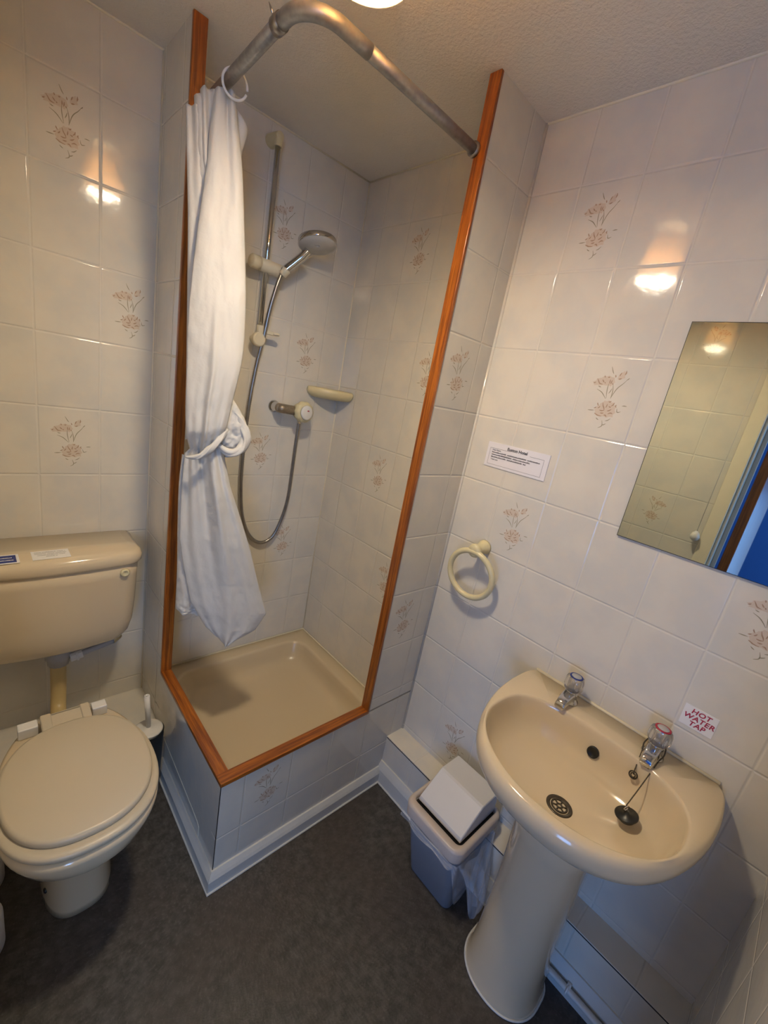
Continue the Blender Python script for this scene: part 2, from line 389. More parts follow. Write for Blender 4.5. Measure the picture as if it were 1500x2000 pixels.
# door casing
bm = BM(); box(bm, XL, XL+.014, DY0, DY0+.055, 0, DZ+.055); box(bm, XL, XL+.014, DY1-.055, DY1, 0, DZ+.055); box(bm, XL, XL+.014, DY1, DY0, DZ, DZ+.055)
struct('trim_5', bm, 'wpaint', bevel=.004)
bm = BM(); box(bm, XL-.1, XL, DY0-.012, DY0, 0, DZ); box(bm, XL-.1, XL, DY1, DY1+.012, 0, DZ); box(bm, XL-.1, XL, DY1, DY0, DZ-.012, DZ); box(bm, XL-.06, XL-.045, DY0-.03, DY0-.012, 0, DZ-.012)
struct('trim_6', bm, 'paint', bevel=.002)
# room beyond the doorway
bx0, bx1, by0, by1, bh = -3.0, XL-.1, -2.9, 1.2, 2.35
bm = BM(); box(bm, bx0, bx1, by0, by1, -.05, 0); struct('floor_beyond', bm, 'carpet')
bm = BM(); box(bm, bx0, bx1, by0, by1, bh, bh+.05); struct('ceiling_beyond', bm, 'plaster')
bm = BM(); box(bm, bx0-.1, bx0, by0, -2.2, 0, bh); box(bm, bx0-.1, bx0, -1.0, by1, 0, bh); box(bm, bx0-.1, bx0, -2.2, -1.0, 0, .24); box(bm, bx0-.1, bx0, -2.2, -1.0, 1.02, bh); struct('wall_beyond_left', bm, 'bluewall')
bm = BM(); box(bm, bx0-.07, bx0-.03, -2.2, -2.15, .24, 1.02); box(bm, bx0-.07, bx0-.03, -1.05, -1.0, .24, 1.02); box(bm, bx0-.07, bx0-.03, -2.15, -1.05, .24, .29); box(bm, bx0-.07, bx0-.03, -2.15, -1.05, .97, 1.02)
struct('added_window', bm, 'paint')  # unseen window, added low so the blue light stays off the upper wall
bm = BM(); box(bm, bx0, bx1, by1, by1+.1, 0, bh); struct('wall_beyond_back', bm, 'bluewall')
bm = BM(); box(bm, bx0, -2.25, by0-.1, by0, 0, bh); box(bm, -.95, bx1, by0-.1, by0, 0, bh); box(bm, -2.25, -.95, by0-.1, by0, 0, .82); box(bm, -2.25, -.95, by0-.1, by0, 2.08, bh)
struct('wall_beyond_front', bm, 'plaster')
bm = BM(); box(bm, bx1, bx1+.1, by0, -1.4, 0, bh); box(bm, bx1, bx1+.1, YT+T, by1, 0, bh); box(bm, bx1, bx1+.1, -1.4, YT+T, H+.05, bh); struct('wall_beyond_right', bm, 'plaster')
bm = BM()
for a in ((-2.25, -2.2, .82, 2.08), (-1.0, -.95, .82, 2.08), (-1.63, -1.57, .82, 2.08)): box(bm, a[0], a[1], by0-.07, by0-.03, a[2], a[3])
box(bm, -2.25, -.95, by0-.07, by0-.03, .82, .87); box(bm, -2.25, -.95, by0-.07, by0-.03, 2.03, 2.08)
struct('window_1', bm, 'paint')
# door leaf open into the next room
bm = BM(); box(bm, XL-.1-.72, XL-.105, DY0-.075, DY0-.035, .01, 1.985)
o = struct('door_1', bm, 'woodZ', bevel=.003)
# pull cord knob seen in the mirror
t = thing('pull_cord', 'white knob of a light pull cord by the doorway, seen only in the mirror', 'pull cord', (XL+.03, -.467, H))
bm = BM(); cyl(bm, (XL+.03, -.467, H), (XL+.03, -.467, 1.085), .0012, seg=6); part('cord', bm, 'white', t)
bm = BM(); lathe(bm, (XL+.03, -.467, 1.04), (0, 0, 1), [(0, .006), (.006, .016), (.02, .02), (.036, .015), (.047, .005)]); part('knob', bm, 'white', t)

# ------------------------------------------------------------------ shower enclosure walls, plinth, ledges
bm = BM()
def pbox(x0, x1, y0, y1, z0, z1, mi): box(bm, x0, x1, y0, y1, z0, z1, mi)
pbox(0, D, .5205, YT, 0, H, 0)
struct('wall_partition_left', bm, ['tilePL'])
bm = BM(); pbox(.5171, XS, 0, D, ZT, H, 0)
for c in ((.593, 1.52), (.593, .72)): flower(bm, (c[0], 0, c[1]), (1, 0, 0), 1)
struct('wall_partition_right', bm, ['tileF']+FM)
bm = BM(); pbox(0, XS, 0, D, 0, ZT-.008, 0); pbox(0, D, D, .5205, 0, ZT-.008, 1)
for v in bm.verts: pass
flower(bm, (.145, 0, .277), (1, 0, 0), 2)
o = struct('wall_plinth', bm, ['tileFlow', 'tilePLlow']+FM)
bm = BM(); tube(bm, [(-.0002, .45, .147), (-.0002, .17, .118), (-.0002, .125, .112), (-.0002, .112, .105), (-.0002, .112, .062)], .0011, 6); struct('trim_15', bm, 'wpaint')
# dark corner joint of the plinth tiles
bm = BM(); box(bm, -.0006, .0012, -.0006, .0012, .06, ZT-.01); struct('trim_7', bm, 'dark')
# timber edging
bm = BM(); box(bm, -.002, D+.002, .5115, .5215, ZT-.004, H); struct('trim_1', bm, 'woodZ', bevel=.002)
bm = BM(); box(bm, -.002, D+.002, -.002, .5205, ZT-.010, ZT+.003); struct('trim_2', bm, 'woodY', bevel=.002)
bm = BM(); box(bm, -.001, .5171, -.0025, D+.0015, ZT-.010, ZT+.0035); struct('trim_3', bm, 'woodX', bevel=.002)
bm = BM(); box(bm, .508, .518, -.002, D+.002, ZT-.004, H); struct('trim_4', bm, 'woodZ', bevel=.002)
# pipe boxing along the basin wall
bm = BM(); fs = box(bm, .651, XS, YS, 0, 0, .2)
fs[1].material_index = 1
struct('wall_boxing_right', bm, ['tileBox', 'tileBoxTop'])
bm = BM(); box(bm, .6502, .6525, YS, -.001, .1935, .1965); struct('trim_8', bm, 'dark')
bm = BM(); fs = box(bm, XL, 0, .45, YT, 0, .155); struct('wall_boxing_left', bm, 'tileLedge')
# sealant beads
def bead(name, a, b, r, m='wpaint'):
    q = BM(); cyl(q, a, b, r, seg=8); return struct(name, q, m, smooth=True)
bead('trim_9', (XS, 0, .2), (XS, 0, H), .006, 'tileRF')
bead('trim_10', (XS, YT, .21), (XS, YT, H), .003)
bead('trim_11', (0, YT, .155), (0, YT, H), .0035)
bead('trim_12', (XL, YT, H), (XS, YT, H), .004); bead('trim_13', (XS, YT, H), (XS, YS, H), .004)
# skirting with a sloping top
def skirt(name, a, b, nrm, h=.062, t=.016):
    a, b, nrm = Vector(a), Vector(b), Vector(nrm); q = BM(); rings = []
    for p in (a, b):
        rings.append([p, p+nrm*t, p+nrm*t+Vector((0, 0, h*.66)), p+nrm*t*.75+Vector((0, 0, h*.8)), p+nrm*t*.3+Vector((0, 0, h)), p+Vector((0, 0, h))])
    loft(q, rings); return struct(name, q, 'paint')
bm = BM()
# one mitred run round the outside of the plinth
def skirt_run(name, pts, nrms, h=.066, t=.016):
    q = BM(); rings = []
    for p, n_ in zip(pts, nrms):
        p, n_ = Vector(p), Vector(n_)
        rings.append([p, p+n_*t, p+n_*t+Vector((0, 0, h*.66)), p+n_*t*.75+Vector((0, 0, h*.8)), p+n_*t*.3+Vector((0, 0, h)), p+Vector((0, 0, h))])
    loft(q, rings); return struct(name, q, 'paint')
skirt_run('baseboard_shower', [(0, .45, 0), (0, 0, 0), (.651, 0, 0)], [(-1, 0, 0), (-1, -1, 0), (0, -1, 0)])
skirt_run('baseboard_right', [(.651, -.0, 0), (.651, YS, 0)], [(-1, 0, 0), (-1, 0, 0)], h=.088)
bm = BM(); tube(bm, [(-.0175, .45, .003), (-.0175, -.0175, .003), (.634, -.0175, .003)], .0035, 6); tube(bm, [(.634, -.0175, .003), (.634, -.55, .003)], .0035, 6); struct('trim_14', bm, 'paint')

# ------------------------------------------------------------------ shower tray
t = thing('shower_tray', 'square beige shower tray sunk behind the timber edged tiled upstand', 'shower tray', (.38, .38, .12))
bm = BM(); cx, cy, hx, hy = (D+XS)/2, (D+YT)/2, (XS-D)/2-.0005, (YT-D)/2-.0005
rg = [rrect(cx, cy, hx, hy, .004, .09), rrect(cx, cy, hx, hy, .004, .214), rrect(cx, cy, hx-.003, hy-.003, .006, .217)]
for ins, z, r in ((.055, .217, .07), (.059, .2165, .07), (.064, .213, .068), (.068, .206, .066), (.074, .180, .066), (.084, .155, .07), (.098, .138, .075), (.125, .128, .08), (.2, .124, .06), (.3, .122, .03)):
    rg.append(rrect(cx, cy, hx-ins, hy-ins, r, z))
loft(bm, rg); part('basin', bm, 'acr', t)
bm = BM(); tube(bm, [(D, YT-.002, .2185), (XS-.002, YT-.002, .2185), (XS-.002, D, .2185)], .004, 8); part('sealant_bead', bm, 'creampale', t, label='pale sealant bead')

# ------------------------------------------------------------------ curtain rail, ring, curtain
t = thing('curtain_rail', 'bent grey metal shower curtain rail running round the open corner of the shower', 'curtain rail', (.03, .03, 2.035))
bm = BM(); pts = [(.043, .511, 2.035), (.034, .3, 2.035), (.026, .13, 2.035)]
arc = [(.026+.07*(1-math.cos(a)), .098-.07*math.sin(a), 2.035) for a in [PI/2*k/14 for k in range(15)]]
tube(bm, pts, .0128, 20); part('side_tube', bm, 'alu', t)
bm = BM(); tube(bm, [(.026, .135, 2.035)]+arc+[(.13, .028, 2.035), (.16, .028, 2.035)], .0135, 20); part('bend', bm, 'alu', t, label='scuffed curved elbow')
bm = BM(); tube(bm, [(.15, .028, 2.035), (.3, .029, 2.035), (.507, .031, 2.035)], .0125, 20); part('front_tube', bm, 'alu', t)
bm = BM(); tube(bm, [(.026, .118, 2.035), (.026, .140, 2.035)], .0152, 20); lathe(bm, (.018, .138, 2.046), (-.5, .3, 1), [(0, .003), (.012, .002), (.02, .0004)], 8); part('collar', bm, 'chromedull', t, label='dark torn collar with a sharp burr')
for p, q in (((.043, .511, 2.035), (.043, .503, 2.035)), ((.508, .031, 2.035), (.500, .031, 2.035))):
    bm = BM(); cyl(bm, p, q, .017); part('end_socket', bm, 'chromedull', t)
bm = BM(); torus(bm, (.044, .358, 2.023), (.15, 1, .1), .027, .0028, 40, 10, a0=.3, a1=2*PI+.05)
tag(obj('curtain_ring', bm, 'white'), 'thin white plastic ring hung over the left end of the metal rail', 'curtain ring')

P0 = Vector((.06, .50, 0)); TT = Vector((.943, -.333, 0)); NN = Vector((-.333, -.943, 0))
def sheet(bm, rows, off, folds, nu=44, nv=90, wr=.0018, seed=0, prof=None, sm=12):
    """rows: ((s,z) left, (s,z) right) from top to bottom; folds: (amp, cycles, phase, drift)"""
    if sm: L = spline([(a[0], 0, a[1]) for a, b in rows], sm); Rr = spline([(b[0], 0, b[1]) for a, b in rows], sm)
    else: L = [Vector((a[0], 0, a[1])) for a, b in rows]; Rr = [Vector((b[0], 0, b[1])) for a, b in rows]
    n = len(L)-1; grid = []
    for j in range(nv+1):
        q = j/nv*n; i = min(int(q), n-1); f = q-i
        l = L[i].lerp(L[i+1], f); r = Rr[i].lerp(Rr[i+1], f); v = j/nv; row = []
        for k in range(nu+1):
            u = k/nu; p = l.lerp(r, u); d = off
            for amp, cyc, ph, dr in folds: d += amp*(.55+.45*math.cos(2*PI*(.5*v+ph)))*math.sin(2*PI*(cyc*u+ph+dr*v))
            d -= .016*(2*u-1)**4
            d += wr*(pnoise(Vector((p.x*24+seed, v*9, seed)))+.6*pnoise(Vector((p.x*60+seed, v*26, 3+seed)))+.35*pnoise(Vector((p.x*110, v*60, seed+8))))*2
            if prof: d += prof(u, v)
            row.append(bm.verts.new(P0+TT*p.x+NN*d+Vector((0, 0, p.z+.002*pnoise(Vector((u*6, v*4, seed+5)))))))
        grid.append(row)
    for a, b in zip(grid, grid[1:]):
        for k in range(nu): bm.faces.new((a[k], a[k+1], b[k+1], b[k]))
bm = BM()
A = [((-0.008, 2.008), (0.034, 2.017)), ((-0.013, 1.947), (0.045, 1.959)), ((-0.017, 1.846), (0.063, 1.873)), ((-0.028, 1.716), (0.079, 1.748)), ((-0.035, 1.591), (0.091, 1.647)), ((-0.037, 1.496), (0.099, 1.551)), ((-0.034, 1.397), (0.1, 1.449)), ((-0.031, 1.292), (0.085, 1.338)), ((-0.025, 1.225), (0.072, 1.252)), ((-0.012, 1.17), (0.05, 1.177))]
def profA(u, v):   # a second roll of cloth standing forward at the lower right
    k = max(0, min(1, (v-.45)/.25)); g = 1/(1+math.exp(-(u-.40)/.03)); e = math.exp(-((u-.47)/.05)**2)
    pl = sum(.0028*max(0, v-.70)/.3*math.sin(2*PI*(q*u+.2*q)) for q in (3, 5))
    top = -.012*max(0, 1-v/.35)*math.exp(-((u-.62)/.10)**2)
    return k*(.014*g+.008*e)+pl+top-.035*max(0, v-.88)/.12
sheet(bm, A, .132, [(.004, 1.2, .1, .25), (.0016, 3.3, .4, -.3)], seed=1, wr=.0014, prof=profA)
B = [((-0.066, 1.969), (-0.021, 1.971)), ((-0.059, 1.873), (-0.005, 1.892)), ((-0.05, 1.75), (0.01, 1.768)), ((-0.043, 1.593), (0.033, 1.612)), ((-0.036, 1.422), (0.046, 1.438)), ((-0.027, 1.206), (0.059, 1.26))]
sheet(bm, B, .102, [(.009, 2.2, .2, .2)], 40, 70, seed=2)
sheet(bm, [((-0.050, 1.990), (-0.020, 1.994)), ((-0.038, 1.87), (0.003, 1.88)), ((-0.025, 1.76), (0.02, 1.77)), ((-.02, 1.5), (.03, 1.5)), ((-.02, 1.25), (.03, 1.25))], .110, [(.005, 1.6, .5, .1)], 24, 60, seed=3)
sheet(bm, [((-0.038, 2.004), (-0.002, 2.009)), ((-0.027, 1.879), (0.012, 1.893)), ((-0.014, 1.779), (0.031, 1.794)), ((-.01, 1.5), (.05, 1.5)), ((-.01, 1.25), (.04, 1.25))], .116, [(.006, 1.5, .0, .2)], 24, 60, seed=4)
sheet(bm, [((0.012, 2.010), (0.040, 2.006)), ((0.014, 2.0), (0.070, 1.976)), ((0.03, 1.935), (0.060, 1.915)), ((.04, 1.83), (.064, 1.84)), ((.04, 1.6), (.08, 1.6)), ((.03, 1.3), (.075, 1.3))], .09, [(.006, 1.2, .3, .1)], 24, 60, seed=5)
DD = [((-0.009, 1.190), (0.047, 1.234)), ((-0.027, 1.165), (0.072, 1.191)), ((-0.029, 1.114), (0.099, 1.088)), ((-0.03, 1.0), (0.141, 0.977)), ((-0.028, 0.905), (0.178, 0.876)), ((-0.012, 0.806), (0.217, 0.749)), ((0.014, 0.692), (0.253, 0.643)), ((0.064, 0.597), (0.222, 0.579)), ((0.115, 0.54), (0.144, 0.534))]
def profD(u, v):
    c_ = .62-.30*v; g = 1/(1+math.exp(-(u-c_)/.035)); h_ = math.exp(-((u-c_-.12)/.09)**2); f = math.exp(-((u-.10)/.06)**2)
    fan = sum(.0024*(1-v)**1.8*math.sin(2*PI*(k*u+.13*k)) for k in (3, 5, 7))
    return (.022*g+.014*h_-.010*f)*math.sin(PI*min(.85, v*1.2+.08))-.018+fan
sheet(bm, DD, .118, [(.004, 1.2, .15, .5), (.0012, 3.0, .6, .4)], 60, 110, wr=.0011, sm=0, seed=6, prof=profD)
sheet(bm, [((-0.034, 1.16), (0.03, 1.17)), ((-0.038, 1.07), (0.034, 1.07)), ((-0.036, 0.954), (0.039, 0.958)), ((-0.03, 0.786), (0.049, 0.804)), ((-0.028, 0.67), (0.049, 0.676)), ((-0.023, 0.650), (0.044, 0.633))], .078, [(.010, 1.5, .3, .5), (.004, 3.2, .1, .2)], 36, 70, wr=.004, seed=7)
sheet(bm, [((0.053, 1.345), (0.076, 1.35)), ((0.058, 1.318), (0.089, 1.335)), ((0.058, 1.261), (0.12, 1.29)), ((0.05, 1.21), (0.137, 1.24)), ((0.044, 1.181), (0.122, 1.187)), ((.04, 1.17), (.095, 1.166))], .085, [(.012, .8, .1, .4), (.005, 2.4, .2, .8)], 36, 50, wr=.006, seed=8, prof=lambda u, v: .022*math.sin(PI*v))
# soft twisted roll where the cloth is tucked round itself
def roll(pts, rad):
    P = spline(pts, 8); n = len(P); rr = []
    for i in range(n):
        f = i/(n-1)*(len(rad)-1); a = min(int(f), len(rad)-2); rr.append(rad[a]+(rad[a+1]-rad[a])*(f-a))
    rv = tube(bm, P, rr, 28)
    for i, ring in enumerate(rv):
        for k, v in enumerate(ring):
            th = 2*PI*k/28+i*.12
            v.co += (v.co-P[i])*(.16*math.sin(4*th)+.10*math.sin(7*th+1)+.25*pnoise(v.co*40))
def W(t_, n_, z): return P0+TT*t_+NN*n_+Vector((0, 0, z))
roll([W(-.024, .134, 1.166), W(.006, .146, 1.172), W(.032, .148, 1.194), W(.058, .136, 1.224), W(.078, .12, 1.254)], [.002, .006, .008, .008, .003])
roll([W(.050, .118, 1.212), W(.088, .120, 1.188), W(.120, .112, 1.202), W(.130, .10, 1.242), W(.109, .09, 1.285), W(.080, .085, 1.318)], [.004, .010, .013, .012, .011, .004])
tag(obj('shower_curtain', bm, 'cloth', solid=.0009), 'white cloth shower curtain bunched at the left and twisted round itself halfway down', 'shower curtain')

# ------------------------------------------------------------------ shower fittings
rx, ry = .321, .688
t = thing('shower_riser_rail', 'slim chrome riser rail with cream plastic brackets on the back wall of the shower', 'shower rail', (rx, YT, 1.54))
bm = BM(); cyl(bm, (rx, ry, 1.545), (rx, ry, 2.125), .0085); part('rail', bm, 'chrome', t)
bm = BM(); lathe(bm, (rx, ry-.014, 2.132), (0, 1, 0), [(0, .006), (.004, .013), (.02, .016), (.05, .019), (.0645, .021)]); cyl(bm, (rx, ry, 2.105), (rx, ry, 2.14), .0125); part('top_bracket', bm, 'cream', t, bevel=.001)
bm = BM(); cyl(bm, (rx, ry, 1.548), (rx, ry, 1.575), .0125); box(bm, rx-.01, rx+.055, ry-.010, ry+.008, 1.552, 1.564); torus(bm, (rx+.058, ry-.001, 1.558), (0, 0, 1), .0125, .0045, 24, 8)
cyl(bm, (rx, ry, 1.53), (rx, YT-.0005, 1.53), .013); lathe(bm, (rx-.004, ry-.014, 1.528), (0, 1, 0), [(0, .020), (.004, .024), (.018, .024), (.024, .020)]); part('bottom_bracket', bm, 'creampale', t, bevel=.002)
bm = BM(); lathe(bm, (rx-.055, ry-.012, 1.762), (1, .12, 0), [(-.006, .018), (-.002, .0215), (.024, .0215), (.026, .016), (.030, .0205), (.110, .0215), (.116, .020), (.118, .014)]); o = part('slider', bm, 'creampale', t, label='cream sliding handset holder')
bm = BM(); lathe(bm, (rx+.048, ry-.028, 1.748), (.25, -.45, .7), [(0, .011), (.004, .0135), (.022, .0145), (.026, .012)]); part('handset_cradle', bm, 'creampale', o)
t = thing('shower_handset', 'round chrome shower handset with a pale grey spray face resting in the cream holder', 'shower head', (.37, .66, 1.76))
hc = Vector((.452, .598, 1.862)); h0 = Vector((.374, .656, 1.762)); hn = Vector((.02, -.27, -.96)).normalized()
bm = BM(); tube(bm, spline([h0-(hc-h0)*.08, h0, h0.lerp(hc, .35), h0.lerp(hc, .55), hc-(hc-h0)*.28-hn*.004], 8), [.0105]*6+[.0150]*27, 20); part('handle', bm, 'chrome', t)
bm = BM(); lathe(bm, hc-hn*.022, hn, [(0, .012), (.004, .042), (.006, .060), (.008, .0645), (.022, .0655), (.0235, .0645), (.0235, .0615), (.022, .061)], 48, True, False); o = part('head', bm, 'chrome', t)
bm = BM(); lathe(bm, hc, hn, [(0, .0615), (.002, .061), (.0022, .010)], 48, True, False)
lathe(bm, hc, hn, [(.0022, .010), (.003, .0095), (.003, .007), (.0018, .0065)], 24, False, True); part('spray_face', bm, 'sprayf', o, label='pale grey spray face')
t = thing('shower_hose', 'ribbed grey metal hose looping from the handset down to the mixer valve', 'hose', (.36, .66, 1.75))
hp = [h0-(hc-h0)*.10, (.352, .664, 1.70), (.340, .672, 1.62), (.335, .68, 1.55), (.325, .694, 1.45), (.315, .70, 1.33), (.311, .705, 1.20), (.313, .71, 1.05), (.324, .715, .93), (.343, .718, .84), (.380, .72, .765), (.432, .72, .730), (.482, .718, .752), (.513, .713, .83), (.528, .705, .93), (.527, .698, 1.05), (.523, .69, 1.16), (.521, .682, 1.262)]
bm = BM(); tube(bm, spline(hp, 34), .0076, 12, ribs=1); part('hose', bm, 'chromedull', t)
bm = BM(); cyl(bm, (.521, .682, 1.252), (.521, .682, 1.274), .0095); part('hose_nut', bm, 'chrome', t)
t = thing('mixer_valve', 'cream knobbed shower mixer valve on a chrome elbow from the tiled wall', 'shower valve', (.43, YT, 1.30))
bm = BM(); lathe(bm, (.434, YT-.0005, 1.302), (0, -1, 0), [(0, .024), (.004, .023), (.008, .0185), (.012, .0165), (.05, .0165), (.058, .014)]); part('wall_flange', bm, 'chrome', t)
bm = BM(); tube(bm, spline([(.434, .70, 1.302), (.436, .687, 1.302), (.442, .682, 1.302), (.49, .682, 1.300)], 6), .018, 20); part('elbow', bm, 'dirtychrome', t, label='limescaled horizontal pipe')
bm = BM(); cyl(bm, (.521, .682, 1.27), (.521, .682, 1.31), .014); lathe(bm, (.521, .698, 1.299), (.12, -1, .02), [(-.004, .026), (.002, .031), (.020, .032), (.022, .040), (.034, .0415), (.046, .038), (.050, .029)], 40, lobes=10, amp=.035); o = part('knob', bm, 'cream', t)
bm = BM(); lathe(bm, Vector((.521, .698, 1.299))+Vector((.12, -1, .02)).normalized()*.050, (.12, -1, .02), [(0, .0285), (.006, .028), (.009, .023), (.009, .001)]); part('knob_cap', bm, 'white', o, label='white centre cap')
bm = BM(); q = Vector((.521, .698, 1.299))+Vector((.12, -1, .02)).normalized()*.0594; box(bm, q.x-.002, q.x+.006, q.y-.0006, q.y, q.z+.006, q.z+.010); part('cap_mark', bm, 'red', o, label='small red mark')
# corner soap dish
t = thing('soap_dish', 'pale green cream soap dish fixed in the tiled corner of the shower', 'soap dish', (.64, .70, 1.39))
bm = BM()
def dish(z, ins):
    o_ = [(.572, YT-.001), (.574, .722), (.588, .694), (.612, .668), (.644, .648), (.680, .636), (.712, .631), (XS-.001, .631), (XS-.001, YT-.001)]
    c_ = Vector((.68, .70, 0)); out_ = []
    P_ = spline([(x, y, 0) for x, y in o_[:8]], 4)+[Vector((XS-.001, .66, 0)), Vector((XS-.001, .70, 0)), Vector((XS-.001, YT-.001, 0)), Vector((.69, YT-.001, 0)), Vector((.64, YT-.001, 0)), Vector((.60, YT-.001, 0))]
    for p in P_:
        d_ = (c_-p); q_ = p+d_.normalized()*min(ins, d_.length*.9); out_.append((q_.x, q_.y, z))
    return out_
rings = [dish(1.362, .04), dish(1.366, .018), dish(1.374, .006), dish(1.386, .0), dish(1.396, .001), dish(1.402, .005), dish(1.404, .011), dish(1.401, .016), dish(1.388, .022), dish(1.384, .04)]
loft(bm, rings); part('dish', bm, 'cream', t)

# ------------------------------------------------------------------ WC
tx = -.280
t = thing('toilet', 'beige ceramic toilet pan with a closed plastic lid beside the tiled shower plinth', 'toilet', (tx, .2, 0))
def outline(kx, ky, cyy, a, bf, bb, rearw, n=56, z=0, p=2.0, fe=1.3):
    """egg shaped plan: round front towards -Y, straight tapered back"""
    pts = []
    for i in range(n):
        th = 2*PI*i/n; c, s = math.cos(th), math.sin(th)
        if s <= 0: x = a*math.copysign(abs(c)**(2/p), c); y = cyy+bf*math.copysign(abs(s)**(2/p), s)
        else:
            y = cyy+bb*abs(s)**.72; f = (y-cyy)/bb
            wid = a+(rearw-a)*(f**fe); x = wid*math.copysign(abs(c)**.42, c)
        pts.append((tx+x*kx, y, z))
    return pts
bm = BM()
rg = [outline(1, 1, .28, .080, .148, .15, .078, z=0, p=2.8), outline(1, 1, .28, .079, .146, .15, .076, z=.02, p=2.8), outline(1, 1, .28, .076, .140, .15, .074, z=.10, p=2.7), outline(1, 1, .27, .076, .138, .16, .074, z=.20, p=2.6),
      outline(1, 1, .25, .080, .142, .18, .078, z=.255, p=2.4), outline(1, 1, .20, .096, .155, .235, .085, z=.29), outline(1, 1, .165, .122, .168, .270, .095, z=.318), outline(1, 1, .155, .146, .178, .282, .108, z=.348, p=2.2, fe=2.),
      outline(1, 1, .155, .155, .182, .283, .112, z=.370, p=2.3, fe=2.4), outline(1, 1, .155, .159, .185, .283, .114, z=.386, p=2.3, fe=2.4), outline(1, 1, .155, .158, .184, .281, .113, z=.397, p=2.3, fe=2.4), outline(1, 1, .155, .150, .176, .275, .107, z=.402, p=2.3, fe=2.4)]
loft(bm, rg); part('pan', bm, 'cer', t)
bm = BM(); lathe(bm, (tx-.068, .20, .055), (-1, -.2, 0), [(-.004, .006), (.006, .007), (.008, .004)]); part('floor_screw_cap', bm, 'dark', t)
bm = BM()
def oval(a, b_, cy_, z, p=2.35, n=64):
    return [(tx+a*math.copysign(abs(math.cos(2*PI*i/n))**(2/p), math.cos(2*PI*i/n)), cy_+b_*math.copysign(abs(math.sin(2*PI*i/n))**(2/p), math.sin(2*PI*i/n)), z) for i in range(n)]
def seat_o(k, z, b=.0): return oval(.161*k, .192*k, .165, z)
loft(bm, [seat_o(.93, .403), seat_o(.985, .4045), seat_o(1.0, .410), seat_o(1.0, .416), seat_o(.985, .4205), seat_o(.93, .4215)]); part('seat', bm, 'seat', t)
bm = BM(); box(bm, tx-.048, tx+.048, .30, .402, .410, .434); box(bm, tx-.048, tx+.048, .392, .404, .402, .434); part('lid_neck', bm, 'seat', t, bevel=.004)
bm = BM()
def lid_o(k, z): return oval(.1485*k, .178*k, .174, z)
loft(bm, [lid_o(.97, .4225), lid_o(1., .424), lid_o(1.0, .432), lid_o(.985, .4365), lid_o(.95, .4385), lid_o(.5, .4395)]); part('lid', bm, 'seat', t)
for x0, x1, a0, a1 in ((-.383, -.341, -.336, -.312), (-.222, -.186, -.248, -.226)):
    bm = BM(); box(bm, x0, x1, .372, .402, .402, .432); o = part('hinge_block', bm, 'white', t, bevel=.003, label='white hinge block')
    bm = BM(); box(bm, a0, a1, .335, .405, .419, .437); part('hinge_tab', bm, 'seat', t, bevel=.004)
# cistern
cxm = -.267
t = thing('cistern', 'beige low level toilet cistern fixed to the tiled wall above the pan', 'cistern', (cxm, YT, .5))
def cis(z, hw, yf, r=.05):
    pts = []; yb = YT-.001
    for k in range(13):
        a = -PI/2*k/12; pts.append((cxm+hw-r+r*math.cos(a), yf+r+r*math.sin(a), z))
    n = 14
    for k in range(1, n):
        u = 1-2*k/n; pts.append((cxm+u*(hw-r), yf-.012*(1-u*u), z))
    for k in range(13):
        a = -PI/2-PI/2*k/12; pts.append((cxm-hw+r+r*math.cos(a), yf+r+r*math.sin(a), z))
    pts += [(cxm-hw, yb, z), (cxm-hw*.5, yb, z), (cxm, yb, z), (cxm+hw*.5, yb, z), (cxm+hw, yb, z)]
    return pts
bm = BM()
loft(bm, [cis(.493, .135, .605, .03), cis(.496, .155, .592, .04), cis(.506, .172, .580, .05), cis(.530, .187, .570, .05), cis(.57, .196, .564), cis(.65, .201, .558), cis(.74, .204, .555), cis(.782, .205, .553)])
part('tank', bm, 'cer', t)
bm = BM(); loft(bm, [cis(.779, .200, .560), cis(.783, .209, .548), cis(.789, .213, .545), cis(.806, .214, .545), cis(.818, .209, .550), cis(.824, .200, .560, .045), cis(.826, .18, .575, .03)]); part('tank_lid', bm, 'cer', t)
bm = BM(); lathe(bm, (-.108, .5505, .757), (0, -1, 0), [(-.004, .013), (.003, .0125), (.0055, .010), (.0055, .007), (.004, .006)]); part('overflow_cap', bm, 'cream', t, label='small round cream cap')
def flat_card(name, m_, c, u, v, w_, h_, root, th=.0006, **k):
    c, u, v = Vector(c), Vector(u).normalized(), Vector(v).normalized(); n_ = u.cross(v); q = BM()
    loft(q, [[c+u*a*w_/2+v*b_*h_/2+n_*o_ for a, b_ in ((-1, -1), (1, -1), (1, 1), (-1, 1))] for o_ in (0, th)])
    return part(name, q, m_, root, smooth=False, **k) if root else obj(name, q, m_, smooth=False, **k)
def text_on(s, size, c, u, v, m_, root, name='lettering', lift=.0007, **k):
    c, u, v = Vector(c), Vector(u).normalized(), Vector(v).normalized(); n_ = u.cross(v)
    X = Matrix(((u.x, v.x, n_.x, c.x+n_.x*lift), (u.y, v.y, n_.y, c.y+n_.y*lift), (u.z, v.z, n_.z, c.z+n_.z*lift), (0, 0, 0, 1)))
    return text_bm(s, size, X, **k)
